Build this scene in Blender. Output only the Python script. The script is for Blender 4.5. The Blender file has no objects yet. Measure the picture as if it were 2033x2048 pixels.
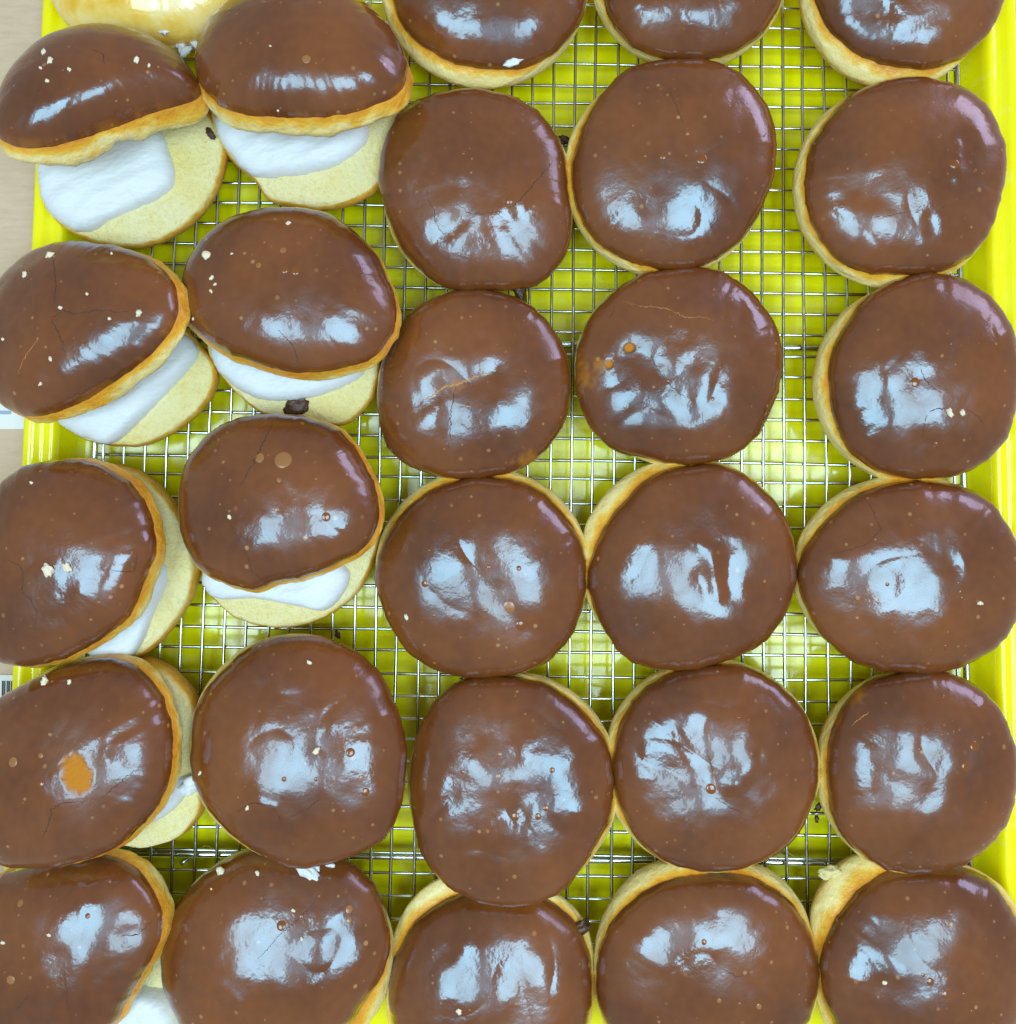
import bpy, math, random
import numpy as np
from mathutils import Vector
from mathutils.bvhtree import BVHTree

S = bpy.context.scene
COL = S.collection
R = math.radians

# ------------------------------------------------------------------ camera
RACK_Z = 0.024                       # top of the wire rack above the table
CAM_Z = RACK_Z + 0.48
PITCH = R(4.0)
FPX, CX, CY = 2033.0, 1016.5, 720.0  # focal length and principal point, photo pixels
cam = bpy.data.cameras.new('camera')
cam.sensor_fit = 'HORIZONTAL'; cam.sensor_width = 36.0
cam.lens = 36.0 * FPX / 2033.0
cam.shift_x = 0.0
cam.shift_y = -(1024.0 - CY) / 2033.0
cam.clip_start = 0.01; cam.clip_end = 50
camo = bpy.data.objects.new('camera', cam); COL.objects.link(camo)
camo.location = (0, 0, CAM_Z); camo.rotation_euler = (PITCH, 0, 0)
S.camera = camo
S.render.resolution_x = 1016; S.render.resolution_y = 1024

# ------------------------------------------------------------------ world and lamps
W = bpy.data.worlds.new('World'); S.world = W; W.use_nodes = True
bg = W.node_tree.nodes['Background']
bg.inputs[0].default_value = (1.0, 0.97, 0.90, 1); bg.inputs[1].default_value = 0.30

def area(name, loc, target, sx, sy, power, col):
    L = bpy.data.lights.new(name, 'AREA'); L.shape = 'RECTANGLE'
    L.size = sx; L.size_y = sy; L.energy = power; L.color = col
    o = bpy.data.objects.new(name, L); COL.objects.link(o); o.location = loc
    o.rotation_euler = (Vector(target) - Vector(loc)).to_track_quat('-Z', 'Y').to_euler()
    return o
area('ceiling_panel_lamp', (-0.50, -0.27, 1.60), (-0.50, -0.27, 0), 0.60, 0.68, 10.5, (0.62, 0.87, 1.0))
area('ceiling_panel_lamp', (0.48, -0.27, 1.60), (0.48, -0.27, 0), 0.66, 0.68, 12.0, (0.62, 0.87, 1.0))
area('window_lamp', (1.55, 1.15, 0.60), (0, 0, 0.03), 1.0, 0.6, 7.0, (0.95, 0.70, 1.0))

vs = S.view_settings
vs.view_transform = 'Standard'; vs.look = 'None'; vs.gamma = 1.0; vs.exposure = 0.45
vs.use_curve_mapping = False
S.render.engine = 'CYCLES'
S.cycles.max_bounces = 6; S.cycles.diffuse_bounces = 3; S.cycles.glossy_bounces = 3

# ------------------------------------------------------------------ pixel to place
CAMV = np.array([0, 0, CAM_Z])
_c, _s = math.cos(PITCH), math.sin(PITCH)
def ray(u, v):                       # photo pixel -> unit direction
    x, y, z = (u - CX) / FPX, -(v - CY) / FPX, -1.0
    d = np.array([x, y * _c - z * _s, y * _s + z * _c])
    return d / np.linalg.norm(d)
def at(u, v, z):                     # photo pixel -> point on a level z
    d = ray(u, v); return CAMV + d * ((z - CAM_Z) / d[2])
DSP = 2033.0 / 1918.0
CROP = {'f': (0, 0, DSP), 'c1': (0, 0, .4275), 'c2': (700, 0, .3754), 'c3': (1400, 0, .3312), 'c4': (0, 800, .4275),
        'c5': (0, 1300, .4275), 'c6': (1350, 900, .3561), 'c7': (740, 1500, .4692), 'd1': (700, 540, .2607),
        'd2': (1100, 500, .2607), 'd3': (1580, 500, .2588), 'd4': (720, 920, .2607), 'd5': (1580, 1300, .3872),
        'd6': (780, 1320, .4692)}
def px(c, x, y):
    a = CROP[c]; return a[0] + x * a[2], a[1] + y * a[2]

# ------------------------------------------------------------------ noise
class Noise:
    def __init__(self, seed):
        rs = np.random.RandomState(seed)
        self.p = np.concatenate([rs.permutation(256)] * 2)
        a = rs.rand(256) * 2 * np.pi
        self.gx, self.gy = np.cos(a), np.sin(a)
    def __call__(self, x, y):
        xi, yi = np.floor(x).astype(int), np.floor(y).astype(int)
        xf, yf = x - xi, y - yi
        u, v = xf**3 * (xf * (xf * 6 - 15) + 10), yf**3 * (yf * (yf * 6 - 15) + 10)
        def g(ix, iy, dx, dy):
            h = self.p[self.p[ix & 255] + (iy & 255)]
            return self.gx[h] * dx + self.gy[h] * dy
        n00, n10 = g(xi, yi, xf, yf), g(xi + 1, yi, xf - 1, yf)
        n01, n11 = g(xi, yi + 1, xf, yf - 1), g(xi + 1, yi + 1, xf - 1, yf - 1)
        return (n00 * (1 - u) + n10 * u) * (1 - v) + (n01 * (1 - u) + n11 * u) * v

# ------------------------------------------------------------------ materials
def mat(name):
    m = bpy.data.materials.new(name); m.use_nodes = True
    nt = m.node_tree; b = nt.nodes['Principled BSDF']
    return m, nt, b
def N(nt, t, **kw):
    n = nt.nodes.new(t)
    for k, v in kw.items(): setattr(n, k, v)
    return n
def lk(nt, a, b): nt.links.new(a, b)
def ramp(nt, fac, stops, interp='LINEAR'):
    r = N(nt, 'ShaderNodeValToRGB'); r.color_ramp.interpolation = interp
    e = r.color_ramp.elements
    while len(e) < len(stops): e.new(0.5)
    for i, (p, c) in enumerate(stops):
        e[i].position = p; e[i].color = (*c, 1) if len(c) == 3 else c
    lk(nt, fac, r.inputs[0]); return r.outputs[0]
def noise(nt, vec, scale, detail=3, rough=0.5, dist=0.0):
    n = N(nt, 'ShaderNodeTexNoise'); n.inputs['Scale'].default_value = scale
    n.inputs['Detail'].default_value = detail; n.inputs['Roughness'].default_value = rough
    n.inputs['Distortion'].default_value = dist
    lk(nt, vec, n.inputs['Vector']); return n.outputs['Fac']
def mixc(nt, fac, a, b, mode='MIX'):
    m = N(nt, 'ShaderNodeMix', data_type='RGBA', blend_type=mode)
    for s, i in ((fac, 0), (a, 6), (b, 7)):
        if hasattr(s, 'is_output'): lk(nt, s, m.inputs[i])
        else: m.inputs[i].default_value = s if i == 0 else (*s, 1)
    return m.outputs[2]
def bump(nt, h, strength, dist, prev=None):
    b = N(nt, 'ShaderNodeBump'); b.inputs['Strength'].default_value = strength
    b.inputs['Distance'].default_value = dist; lk(nt, h, b.inputs['Height'])
    if prev is not None: lk(nt, prev, b.inputs['Normal'])
    return b.outputs[0]
def attr(nt, name):
    a = N(nt, 'ShaderNodeAttribute'); a.attribute_name = name; return a.outputs['Fac']
def geo(nt): return N(nt, 'ShaderNodeNewGeometry').outputs['Position']
def math_(nt, op, a, b):
    m = N(nt, 'ShaderNodeMath', operation=op)
    for i, s in enumerate((a, b)):
        if hasattr(s, 'is_output'): lk(nt, s, m.inputs[i])
        else: m.inputs[i].default_value = s
    return m.outputs[0]

def make_glaze():
    m, nt, b = mat('chocolate_glaze'); P = geo(nt)
    col = ramp(nt, attr(nt, 'tone'), [(.0, (.116, .031, .0060)), (1.0, (.236, .071, .0125))])
    # tiny pale air specks in the set glaze
    v = N(nt, 'ShaderNodeTexVoronoi'); v.inputs['Scale'].default_value = 250; lk(nt, P, v.inputs['Vector'])
    rnd = N(nt, 'ShaderNodeSeparateColor'); lk(nt, v.outputs['Color'], rnd.inputs[0])
    sp = ramp(nt, math_(nt, 'SUBTRACT', v.outputs['Distance'], math_(nt, 'MULTIPLY', math_(nt, 'POWER', rnd.outputs[1], 3.0), .16)), [(.03, (1, 1, 1)), (.15, (0, 0, 0))])
    pick = ramp(nt, rnd.outputs[0], [(.60, (0, 0, 0)), (.97, (1, 1, 1))])
    fac = math_(nt, 'MULTIPLY', math_(nt, 'MULTIPLY', sp, pick), .6)
    col = mixc(nt, fac, col, (.55, .30, .12))
    th = attr(nt, 'thin')            # glaze so thin that the fried crust shows
    col = mixc(nt, th, col, (.52, .20, .018))
    lk(nt, col, b.inputs['Base Color'])
    lk(nt, math_(nt, 'ADD', math_(nt, 'MULTIPLY', th, .3), math_(nt, 'MULTIPLY', attr(nt, 'dull'), 1.0)), b.inputs['Roughness'])
    b.inputs['IOR'].default_value = 1.6
    lk(nt, math_(nt, 'SUBTRACT', .62, math_(nt, 'MULTIPLY', th, .58)), b.inputs['Specular IOR Level'])
    b.inputs['Specular Tint'].default_value = (.42, .78, 1.0, 1)  # blue light of the highlights is put into this tint
    lk(nt, math_(nt, 'MULTIPLY', math_(nt, 'SUBTRACT', 1.0, th), .42), b.inputs['Coat Weight'])
    b.inputs['Coat Roughness'].default_value = .085; b.inputs['Coat IOR'].default_value = 1.5
    nn = bump(nt, noise(nt, P, 520, 1, .5), .16, .0004)
    lk(nt, nn, b.inputs['Normal']); lk(nt, nn, b.inputs['Coat Normal'])
    return m
M_GLAZE = make_glaze()

def make_dough():                    # 'band' 0 under the glaze .. 1 at the belt .. 2 at the bottom
    m, nt, b = mat('fried_dough'); P = geo(nt)
    n1 = noise(nt, P, 70, 4, .6); n2 = noise(nt, P, 260, 3, .6)
    bd = math_(nt, 'ADD', math_(nt, 'MULTIPLY', attr(nt, 'band'), .5), math_(nt, 'MULTIPLY', math_(nt, 'SUBTRACT', n1, .5), .50))
    col = ramp(nt, bd, [(0.0, (.66, .24, .002)), (.12, (.80, .35, .003)), (.20, (.86, .52, .05)), (.30, (.90, .76, .33)),
                        (.46, (.88, .74, .31)), (.58, (.76, .42, .03)), (.75, (.58, .25, .01)), (1.0, (.40, .14, .008))])
    col = mixc(nt, math_(nt, 'MULTIPLY', n2, .14), col, (.88, .76, .40))
    lk(nt, col, b.inputs['Base Color'])
    b.inputs['Roughness'].default_value = .36; b.inputs['Specular IOR Level'].default_value = .45
    nn = bump(nt, n2, .6, .0014); nn = bump(nt, n1, .5, .0030, nn)
    lk(nt, nn, b.inputs['Normal'])
    return m
M_DOUGH = make_dough()

def make_crumb_face():               # the cut face of the bread
    m, nt, b = mat('cut_bread'); P = geo(nt)
    n1 = noise(nt, P, 420, 4, .7); n2 = noise(nt, P, 45, 3, .6)
    col = ramp(nt, n2, [(.3, (.90, .76, .30)), (.5, (.91, .82, .42)), (.7, (.92, .85, .52))])
    col = mixc(nt, ramp(nt, n1, [(.30, (.55, .55, .55)), (.50, (0, 0, 0))]), col, (.80, .62, .20))
    v = N(nt, 'ShaderNodeTexVoronoi'); v.inputs['Scale'].default_value = 330; v.inputs['Randomness'].default_value = 1; lk(nt, P, v.inputs['Vector'])
    rnd = N(nt, 'ShaderNodeSeparateColor'); lk(nt, v.outputs['Color'], rnd.inputs[0])
    sz = ramp(nt, rnd.outputs[1], [(.55, (0, 0, 0)), (1.0, (.42, .42, .42))])
    pit = ramp(nt, math_(nt, 'SUBTRACT', v.outputs['Distance'], sz), [(.0, (1, 1, 1)), (.10, (0, 0, 0))])
    col = mixc(nt, math_(nt, 'MULTIPLY', pit, .16), col, (.78, .58, .18))
    lk(nt, col, b.inputs['Base Color'])
    b.inputs['Roughness'].default_value = .6; b.inputs['Specular IOR Level'].default_value = .35
    nn = bump(nt, n1, .9, .0020); nn = bump(nt, math_(nt, 'SUBTRACT', 1.0, pit), .22, .0008, nn)
    lk(nt, nn, b.inputs['Normal'])
    return m
M_CUT = make_crumb_face()

def make_cream():
    m, nt, b = mat('white_cream'); P = geo(nt)
    b.inputs['Base Color'].default_value = (.75, .80, .86, 1)
    b.inputs['Roughness'].default_value = .45; b.inputs['Specular IOR Level'].default_value = .35
    n = noise(nt, P, 300, 3, .6)
    mp = N(nt, 'ShaderNodeMapping'); mp.inputs['Rotation'].default_value = (0, 0, .5); mp.inputs['Scale'].default_value = (1, 4.5, 1)
    lk(nt, P, mp.inputs['Vector'])
    n2 = noise(nt, mp.outputs[0], 130, 3, .6)
    nn = bump(nt, n, .30, .0007); nn = bump(nt, n2, .38, .0010, nn)
    lk(nt, nn, b.inputs['Normal'])
    return m
M_CREAM = make_cream()

def simple(name, col, rough=.5, metal=0.0, spec=.5, nscale=None, nstr=.3, ndist=.0005, vary=None):
    m, nt, b = mat(name); P = geo(nt)
    b.inputs['Base Color'].default_value = (*col, 1); b.inputs['Roughness'].default_value = rough
    b.inputs['Metallic'].default_value = metal; b.inputs['Specular IOR Level'].default_value = spec
    if nscale:
        n = noise(nt, P, nscale, 3, .6); lk(nt, bump(nt, n, nstr, ndist), b.inputs['Normal'])
    if vary:
        lk(nt, ramp(nt, noise(nt, P, vary[0], 4, .6), [(.3, col), (.7, vary[1])]), b.inputs['Base Color'])
    return m
M_CRACK = simple('dark_crack', (.06, .02, .008), .6)
M_FISSURE = simple('bread_fissure', (.50, .22, .05), .5, nscale=500)
M_BUBBLE = simple('glaze_bubble', (.20, .062, .011), .16, spec=.7)
M_PALEB = simple('pale_bubble', (.31, .135, .045), .25, spec=.7)
M_CRUMB = simple('pale_crumb', (.80, .73, .54), .7, nscale=900, nstr=.5, ndist=.0006)
M_CHOCBIT = simple('chocolate_bit', (.075, .032, .015), .3, nscale=600, nstr=.6, ndist=.0008)

def make_chrome():
    m, nt, b = mat('chromed_wire'); P = geo(nt)
    b.inputs['Metallic'].default_value = 1.0
    n = noise(nt, P, 55, 3, .6)
    lk(nt, ramp(nt, n, [(.3, (.44, .50, .50)), (.7, (.72, .78, .78))]), b.inputs['Base Color'])
    lk(nt, ramp(nt, noise(nt, P, 300, 2), [(.3, (.10, .10, .10)), (.7, (.24, .24, .24))]), b.inputs['Roughness'])
    return m
M_CHROME = make_chrome()

def make_tray():
    m, nt, b = mat('yellow_tray'); P = geo(nt)
    n = noise(nt, P, 14, 4, .6)
    col = ramp(nt, n, [(.3, (.90, .86, .001)), (.7, (.94, .90, .003))])
    # dried sugar smears and greasy film on the tray floor
    sm = ramp(nt, noise(nt, P, 55, 4, .62, .6), [(.60, (0, 0, 0)), (.74, (1, 1, 1))])
    col = mixc(nt, math_(nt, 'MULTIPLY', sm, .22), col, (.80, .84, .42))
    lk(nt, col, b.inputs['Base Color'])
    lk(nt, ramp(nt, noise(nt, P, 90, 3), [(.35, (.10, .10, .10)), (.7, (.26, .26, .26))]), b.inputs['Roughness'])
    b.inputs['Specular IOR Level'].default_value = .6
    nn = bump(nt, noise(nt, P, 60, 2), .12, .0010)
    lk(nt, nn, b.inputs['Normal'])
    return m
M_TRAY = make_tray()

def make_card():
    m, nt, b = mat('cardboard'); P = geo(nt)
    mp = N(nt, 'ShaderNodeMapping'); mp.inputs['Scale'].default_value = (1, 6, 1); lk(nt, P, mp.inputs['Vector'])
    n = noise(nt, mp.outputs[0], 60, 5, .7); n2 = noise(nt, P, 500, 3, .7)
    col = ramp(nt, n, [(.3, (.58, .44, .32)), (.7, (.68, .54, .41))])
    col = mixc(nt, math_(nt, 'MULTIPLY', n2, .2), col, (.46, .33, .22))
    lk(nt, col, b.inputs['Base Color']); b.inputs['Roughness'].default_value = .8
    lk(nt, bump(nt, n2, .25, .0005), b.inputs['Normal'])
    return m
M_CARD = make_card()
M_PAPER = simple('white_label_paper', (.78, .80, .82), .5, nscale=300)
M_INK = simple('black_ink', (.03, .04, .05), .6)
M_BLUEINK = simple('blue_ink', (.30, .42, .62), .6)

# ------------------------------------------------------------------ mesh helpers
def mesh_obj(name, V, F, mats, parent=None, smooth=True, attrs=None, fmat=None):
    me = bpy.data.meshes.new(name)
    V = np.asarray(V, dtype=np.float32)
    quads = [f for f in F] if isinstance(F, list) else F.tolist()
    me.from_pydata(V.tolist(), [], quads)
    for m in (mats if isinstance(mats, (list, tuple)) else [mats]): me.materials.append(m)
    if smooth: me.polygons.foreach_set('use_smooth', [True] * len(me.polygons))
    if fmat is not None: me.polygons.foreach_set('material_index', fmat)
    for k, v in (attrs or {}).items():
        a = me.attributes.new(k, 'FLOAT', 'POINT'); a.data.foreach_set('value', np.asarray(v, dtype=np.float32))
    me.update()
    o = bpy.data.objects.new(name, me); COL.objects.link(o)
    if parent is not None: place(o, parent)
    return o
def place(o, parent):                # parent, keeping world coordinates of the mesh
    o.parent = parent
    root = parent
    off = Vector((0, 0, 0))
    while root is not None: off += root.location; root = root.parent
    o.location = -off
def thing(name, label, cat, loc, group=None):
    o = bpy.data.objects.new(name, None); COL.objects.link(o); o.location = loc
    o.empty_display_size = .01
    return tag(o, label, cat, group)
def tag(o, label=None, cat=None, group=None, kind=None):
    if label: o['label'] = label
    if cat: o['category'] = cat
    if group: o['group'] = group
    if kind: o['kind'] = kind
    return o
def rings_faces(nr, na, close_in=None, close_out=None, flip=False):
    """faces for nr rings of na points; close_in / close_out: index of a pole vertex"""
    i = np.arange(nr - 1)[:, None] * na; j = np.arange(na)[None, :]; k = (j + 1) % na
    f = np.stack([i + j, i + na + j, i + na + k, i + k], -1).reshape(-1, 4).tolist()
    if close_in is not None:
        f += [[close_in, q, (q + 1) % na] for q in range(na)]
    if close_out is not None:
        o = (nr - 1) * na
        f += [[close_out, o + (q + 1) % na, o + q] for q in range(na)]
    if flip: f = [x[::-1] for x in f]
    return f
def polar(pts, na, smooth=3.0):
    """closed outline -> radius at na even angles about its middle"""
    p = np.asarray(pts, float); q = np.concatenate([p, p[:1]])
    dense = []
    n = len(p)
    for i in range(n):               # Catmull-Rom
        a, b_, c, d = p[(i - 1) % n], p[i], p[(i + 1) % n], p[(i + 2) % n]
        for t in np.linspace(0, 1, 24, endpoint=False):
            dense.append(.5 * (2 * b_ + (c - a) * t + (2 * a - 5 * b_ + 4 * c - d) * t * t + (3 * b_ - a - 3 * c + d) * t**3))
    dense = np.array(dense)
    seg = np.linalg.norm(np.roll(dense, -1, 0) - dense, axis=1)
    cen = (dense * seg[:, None]).sum(0) / seg.sum()
    d = dense - cen
    ang = np.arctan2(d[:, 1], d[:, 0]) % (2 * np.pi); rad = np.hypot(d[:, 0], d[:, 1])
    o = np.argsort(ang); ang, rad = ang[o], rad[o]
    th = np.arange(na) / na * 2 * np.pi
    r = np.interp(th, np.concatenate([ang - 2 * np.pi, ang, ang + 2 * np.pi]), np.tile(rad, 3))
    k = int(4 * smooth); w = np.exp(-.5 * (np.arange(-k, k + 1) / smooth)**2); w /= w.sum()
    r = np.convolve(np.concatenate([r[-k:], r, r[:k]]), w, 'valid')
    return cen, r, th

class Plane:
    def __init__(self, u, v, z, tilt):
        self.p = at(u, v, z)
        n = np.array([tilt[0], tilt[1], 1.0]); self.n = n / np.linalg.norm(n)
        e = np.array([1.0, 0, 0]); e -= self.n * e.dot(self.n); self.e1 = e / np.linalg.norm(e)
        self.e2 = np.cross(self.n, self.e1)
    def loc(self, u, v, lift=0.0):   # photo pixel -> coordinates in the plane (raised by lift)
        d = ray(u, v); p = self.p + self.n * lift
        t = (p - CAMV).dot(self.n) / d.dot(self.n); w = CAMV + d * t - self.p
        return np.array([w.dot(self.e1), w.dot(self.e2)])
    def world(self, a, b, h):
        return self.p + np.multiply.outer(a, self.e1) + np.multiply.outer(b, self.e2) + np.multiply.outer(h, self.n)

def seg_dist(A, B, pts):
    best = np.full(A.shape, 1e9)
    for (p, q) in zip(pts[:-1], pts[1:]):
        d = q - p; L = max(d.dot(d), 1e-12)
        t = np.clip(((A - p[0]) * d[0] + (B - p[1]) * d[1]) / L, 0, 1)
        best = np.minimum(best, np.hypot(A - p[0] - t * d[0], B - p[1] - t * d[1]))
    return best

NA, NR = 240, 84
MM = .001
def make_glaze_cap(pl, outline, H, seed, parent, rough=1.0, folds=(), thin=(), bare=(), exps=(2.25, .55)):
    """the set chocolate: domed cap over the plane, with a rolled lip; returns object, edge ring, middle"""
    nz = Noise(seed)
    cen, r, th = polar([pl.loc(*p) for p in outline], NA, 2.2)
    # uneven hem
    a6 = th / (2 * np.pi)
    hem = sum(w * np.sin(2 * np.pi * f * a6 + seed * 1.7 * f) for f, w in ((5, .004), (9, .004), (17, .003), (31, .0022)))
    ragg = nz(np.cos(th) * 9 + 40, np.sin(th) * 9 + 40) + .6 * nz(np.cos(th) * 22 + 40, np.sin(th) * 22 + 40)
    r = r * (1 + hem + .020 * np.clip(ragg - .12, 0, 1) - .012 * np.clip(-ragg - .25, 0, 1))
    rm = r.mean()
    t = np.linspace(0, 1, NR); rho = 1 - (1 - t)**1.55; rho = rho[1:]
    RR = rho[:, None] * (rm + (r[None, :] - rm) * rho[:, None]**1.5)
    A = cen[0] + RR * np.cos(th); B = cen[1] + RR * np.sin(th); RH = np.repeat(rho[:, None], NA, 1)
    A = np.concatenate([[cen[0]], A.ravel()]); B = np.concatenate([[cen[1]], B.ravel()]); RH = np.concatenate([[0.], RH.ravel()])
    h = H * np.clip(1 - RH**exps[0], 0, 1)**exps[1]
    fade = np.clip(1 - RH**7, 0, 1)
    x, y = A / MM, B / MM
    h = h + fade * rough * MM * (1.75 * nz(x / 38 + 7, y / 38 + 3) + .80 * nz(x / 17 + 31, y / 17 + 9)
                                 + .26 * nz(x / 8.5 + 51, y / 8.5 + 77) + .035 * nz(x / 3.2 + 11, y / 3.2 + 17))
    # soft ridges where the skin puckered
    rid = 1 - np.abs(nz(x / 26 + 91, y / 26 + 13)) * 3.2
    h = h - fade * rough * MM * .55 * np.clip(rid, 0, 1)**2 * np.clip(nz(x / 45 + 3, y / 45 + 63) * 2 + .35, 0, 1)
    tv = np.zeros_like(A)
    tone = .5 + .75 * nz(x / 40 + 23, y / 40 + 5) + .2 * nz(x / 11 + 3, y / 11 + 51) + .2 * nz(x / 4 + 3, y / 4 + 1)
    for (c, pts, w, amp) in folds:
        P = [pl.loc(*px(c, *p), lift=H * .8) for p in pts]
        h = h + .8 * amp * MM * np.exp(-((seg_dist(A, B, P) + .0006 * nz(x / 5 + 2, y / 5 + 8)) / (1.25 * w * MM))**2)
    for (c, cx_, cy_, rad) in thin:
        p = pl.loc(*px(c, cx_, cy_), lift=H * .7); rr = rad * CROP[c][2] * .48 / FPX
        d = np.hypot(A - p[0], B - p[1]) / rr + .35 * nz(x / 4, y / 4)
        tv = np.maximum(tv, .48 * np.clip(1.15 - d + .9 * nz(x / 2.2 + 9, y / 2.2) + .5 * nz(x / 6 + 1, y / 6 + 4), 0, 1))
    for (c, cx_, cy_, rx, ry, rot) in bare:
        p = pl.loc(*px(c, cx_, cy_), lift=H * .85); k = CROP[c][2] * .46 / FPX
        da, db = A - p[0], B - p[1]; cr, sr = math.cos(rot), math.sin(rot)
        d = np.hypot((da * cr + db * sr) / (rx * k), (-da * sr + db * cr) / (ry * k)) + .25 * nz(x / 4, y / 4)
        m = 1 / (1 + np.exp((d + .16 * nz(x / 2.6, y / 2.6) - 1) * 12)); tv = np.maximum(tv, m)
        h = h - m * (.45 + .35 * nz(x / 1.5 + 3, y / 1.5)) * MM
    ang = np.concatenate([[0.], np.tile(th, NR - 1)])
    puck = nz(np.cos(ang) * 14 + 70, np.sin(ang) * 14 + RH * 2.2) + .5 * nz(np.cos(ang) * 30 + 7, np.sin(ang) * 30 + RH * 4)
    h = h + puck * .00022 * np.clip((RH - .72) / .2, 0, 1) * np.clip((1 - RH) / .03, 0, 1)
    dull = np.clip(.23 + .18 * nz(x / 21 + 61, y / 21 + 33) + .10 * nz(x / 6 + 21, y / 6 + 83), .14, .42)
    tv = np.maximum(tv, np.clip((RH - .975) / .025, 0, 1) * np.clip(.02 + .8 * nz(np.cos(ang) * 4 + 15, np.sin(ang) * 4 + 25) + .3 * nz(x / 2, y / 2), 0, .32))
    V = pl.world(A, B, h)
    # rolled lip
    lip = []
    ll = 1 + .55 * nz(np.cos(th) * 5 + 9, np.sin(th) * 5 + 9) + .5 * np.clip(ragg, 0, 1)
    for (s, d) in ((1.004, -.5), (1.0, -1.1), (.985, -1.6), (.95, -1.3), (.90, -.2)):
        lip.append(pl.world(cen[0] + r * s * np.cos(th), cen[1] + r * s * np.sin(th), d * MM * ll))
    V = np.concatenate([V] + lip)
    nr = NR - 1 + 5
    F = rings_faces(nr, NA)
    F = [[q + 1 for q in f] for f in F] + [[0, 1 + q, 1 + (q + 1) % NA] for q in range(NA)]
    tv = np.concatenate([tv, np.tile(tv[-NA:], 5)]); tone = np.concatenate([tone, np.tile(tone[-NA:], 5)]); dull = np.concatenate([dull, np.full(5 * NA, .35)])
    o = mesh_obj('glaze', V, F, M_GLAZE, parent, attrs={'thin': tv, 'tone': tone, 'dull': dull})
    edge = pl.world(cen[0] + r * np.cos(th), cen[1] + r * np.sin(th), np.zeros(NA))
    mid = pl.world(cen[0], cen[1], 0.0)
    return o, edge, mid, BVHTree.FromPolygons([tuple(v) for v in V[:1 + (NR - 1) * NA]], [f for f in F if max(f) <= (NR - 1) * NA])

def bez(a, b, c, t): return a * (1 - t)**2 + b * 2 * t * (1 - t) + c * t * t

def whole_dough(edge, mid, n, H, belt, zb, seed, parent, name='dough'):
    """fried bun under a glaze edge: from under the hem out to the belt and down to the rack"""
    nz = Noise(seed + 500)
    na = len(edge)
    if belt is None:
        c = mid + (edge.mean(0) - mid) * 0; B = mid + (edge - mid) * 1.018
    else:
        bp = [at(*p, zb)[:2] for p in belt]
        c2, rb, _ = polar(bp, na, 4.0)
        ang = np.arctan2(edge[:, 1] - mid[1], edge[:, 0] - mid[0]) % (2 * np.pi)
        rbi = np.interp(ang, np.concatenate([np.arange(na), [na]]) / na * 2 * np.pi, np.concatenate([rb, rb[:1]]))
        B = np.stack([c2[0] + rbi * np.cos(ang), c2[1] + rbi * np.sin(ang), np.zeros(na)], 1)
    B = B.copy(); B[:, 2] = zb
    th = np.arange(na) / na * 2 * np.pi
    wob = nz(np.cos(th) * 3 + 5, np.sin(th) * 3 + 5) * .0016
    B[:, 2] += wob
    bc = B.mean(0)
    rings = []; band = []
    for (s, l) in ((.80, H * .42), (.90, H * .30), (.965, .0016), (.992, -.0007)):
        rings.append(mid + (edge - mid) * s + n * l); band.append(np.zeros(na))
    E = rings[-1]
    ctrl = B.copy(); ctrl[:, 2] = (E[:, 2] * .55 + B[:, 2] * .45)
    for t in np.linspace(.12, 1, 9):
        p = bez(E, ctrl, B, t)
        p[:, :2] += (p[:, :2] - bc[:2]) * (nz(np.cos(th) * 7 + t * 3, np.sin(th) * 7 + t)[:, None] * .012)
        rings.append(p); band.append(np.full(na, t**.62))
    z0 = RACK_Z + .0002
    Bot = bc + (B - bc) * .74; Bot[:, 2] = z0
    ctrl2 = bc + (B - bc) * .99; ctrl2[:, 2] = z0 + .001
    for t in np.linspace(.12, 1, 8):
        p = bez(B, ctrl2, Bot, t); rings.append(p); band.append(np.full(na, 1 + t))
    V = np.concatenate(rings); nr = len(rings); bd = np.concatenate(band)
    top = rings[0].mean(0) + n * .001; bot = Bot.mean(0)
    F = rings_faces(nr, na, nr * na, nr * na + 1)
    V = np.concatenate([V, [top], [bot]]); bd = np.concatenate([bd, [0, 2]])
    return mesh_obj(name, V, F, M_DOUGH, parent, attrs={'band': bd})

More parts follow.
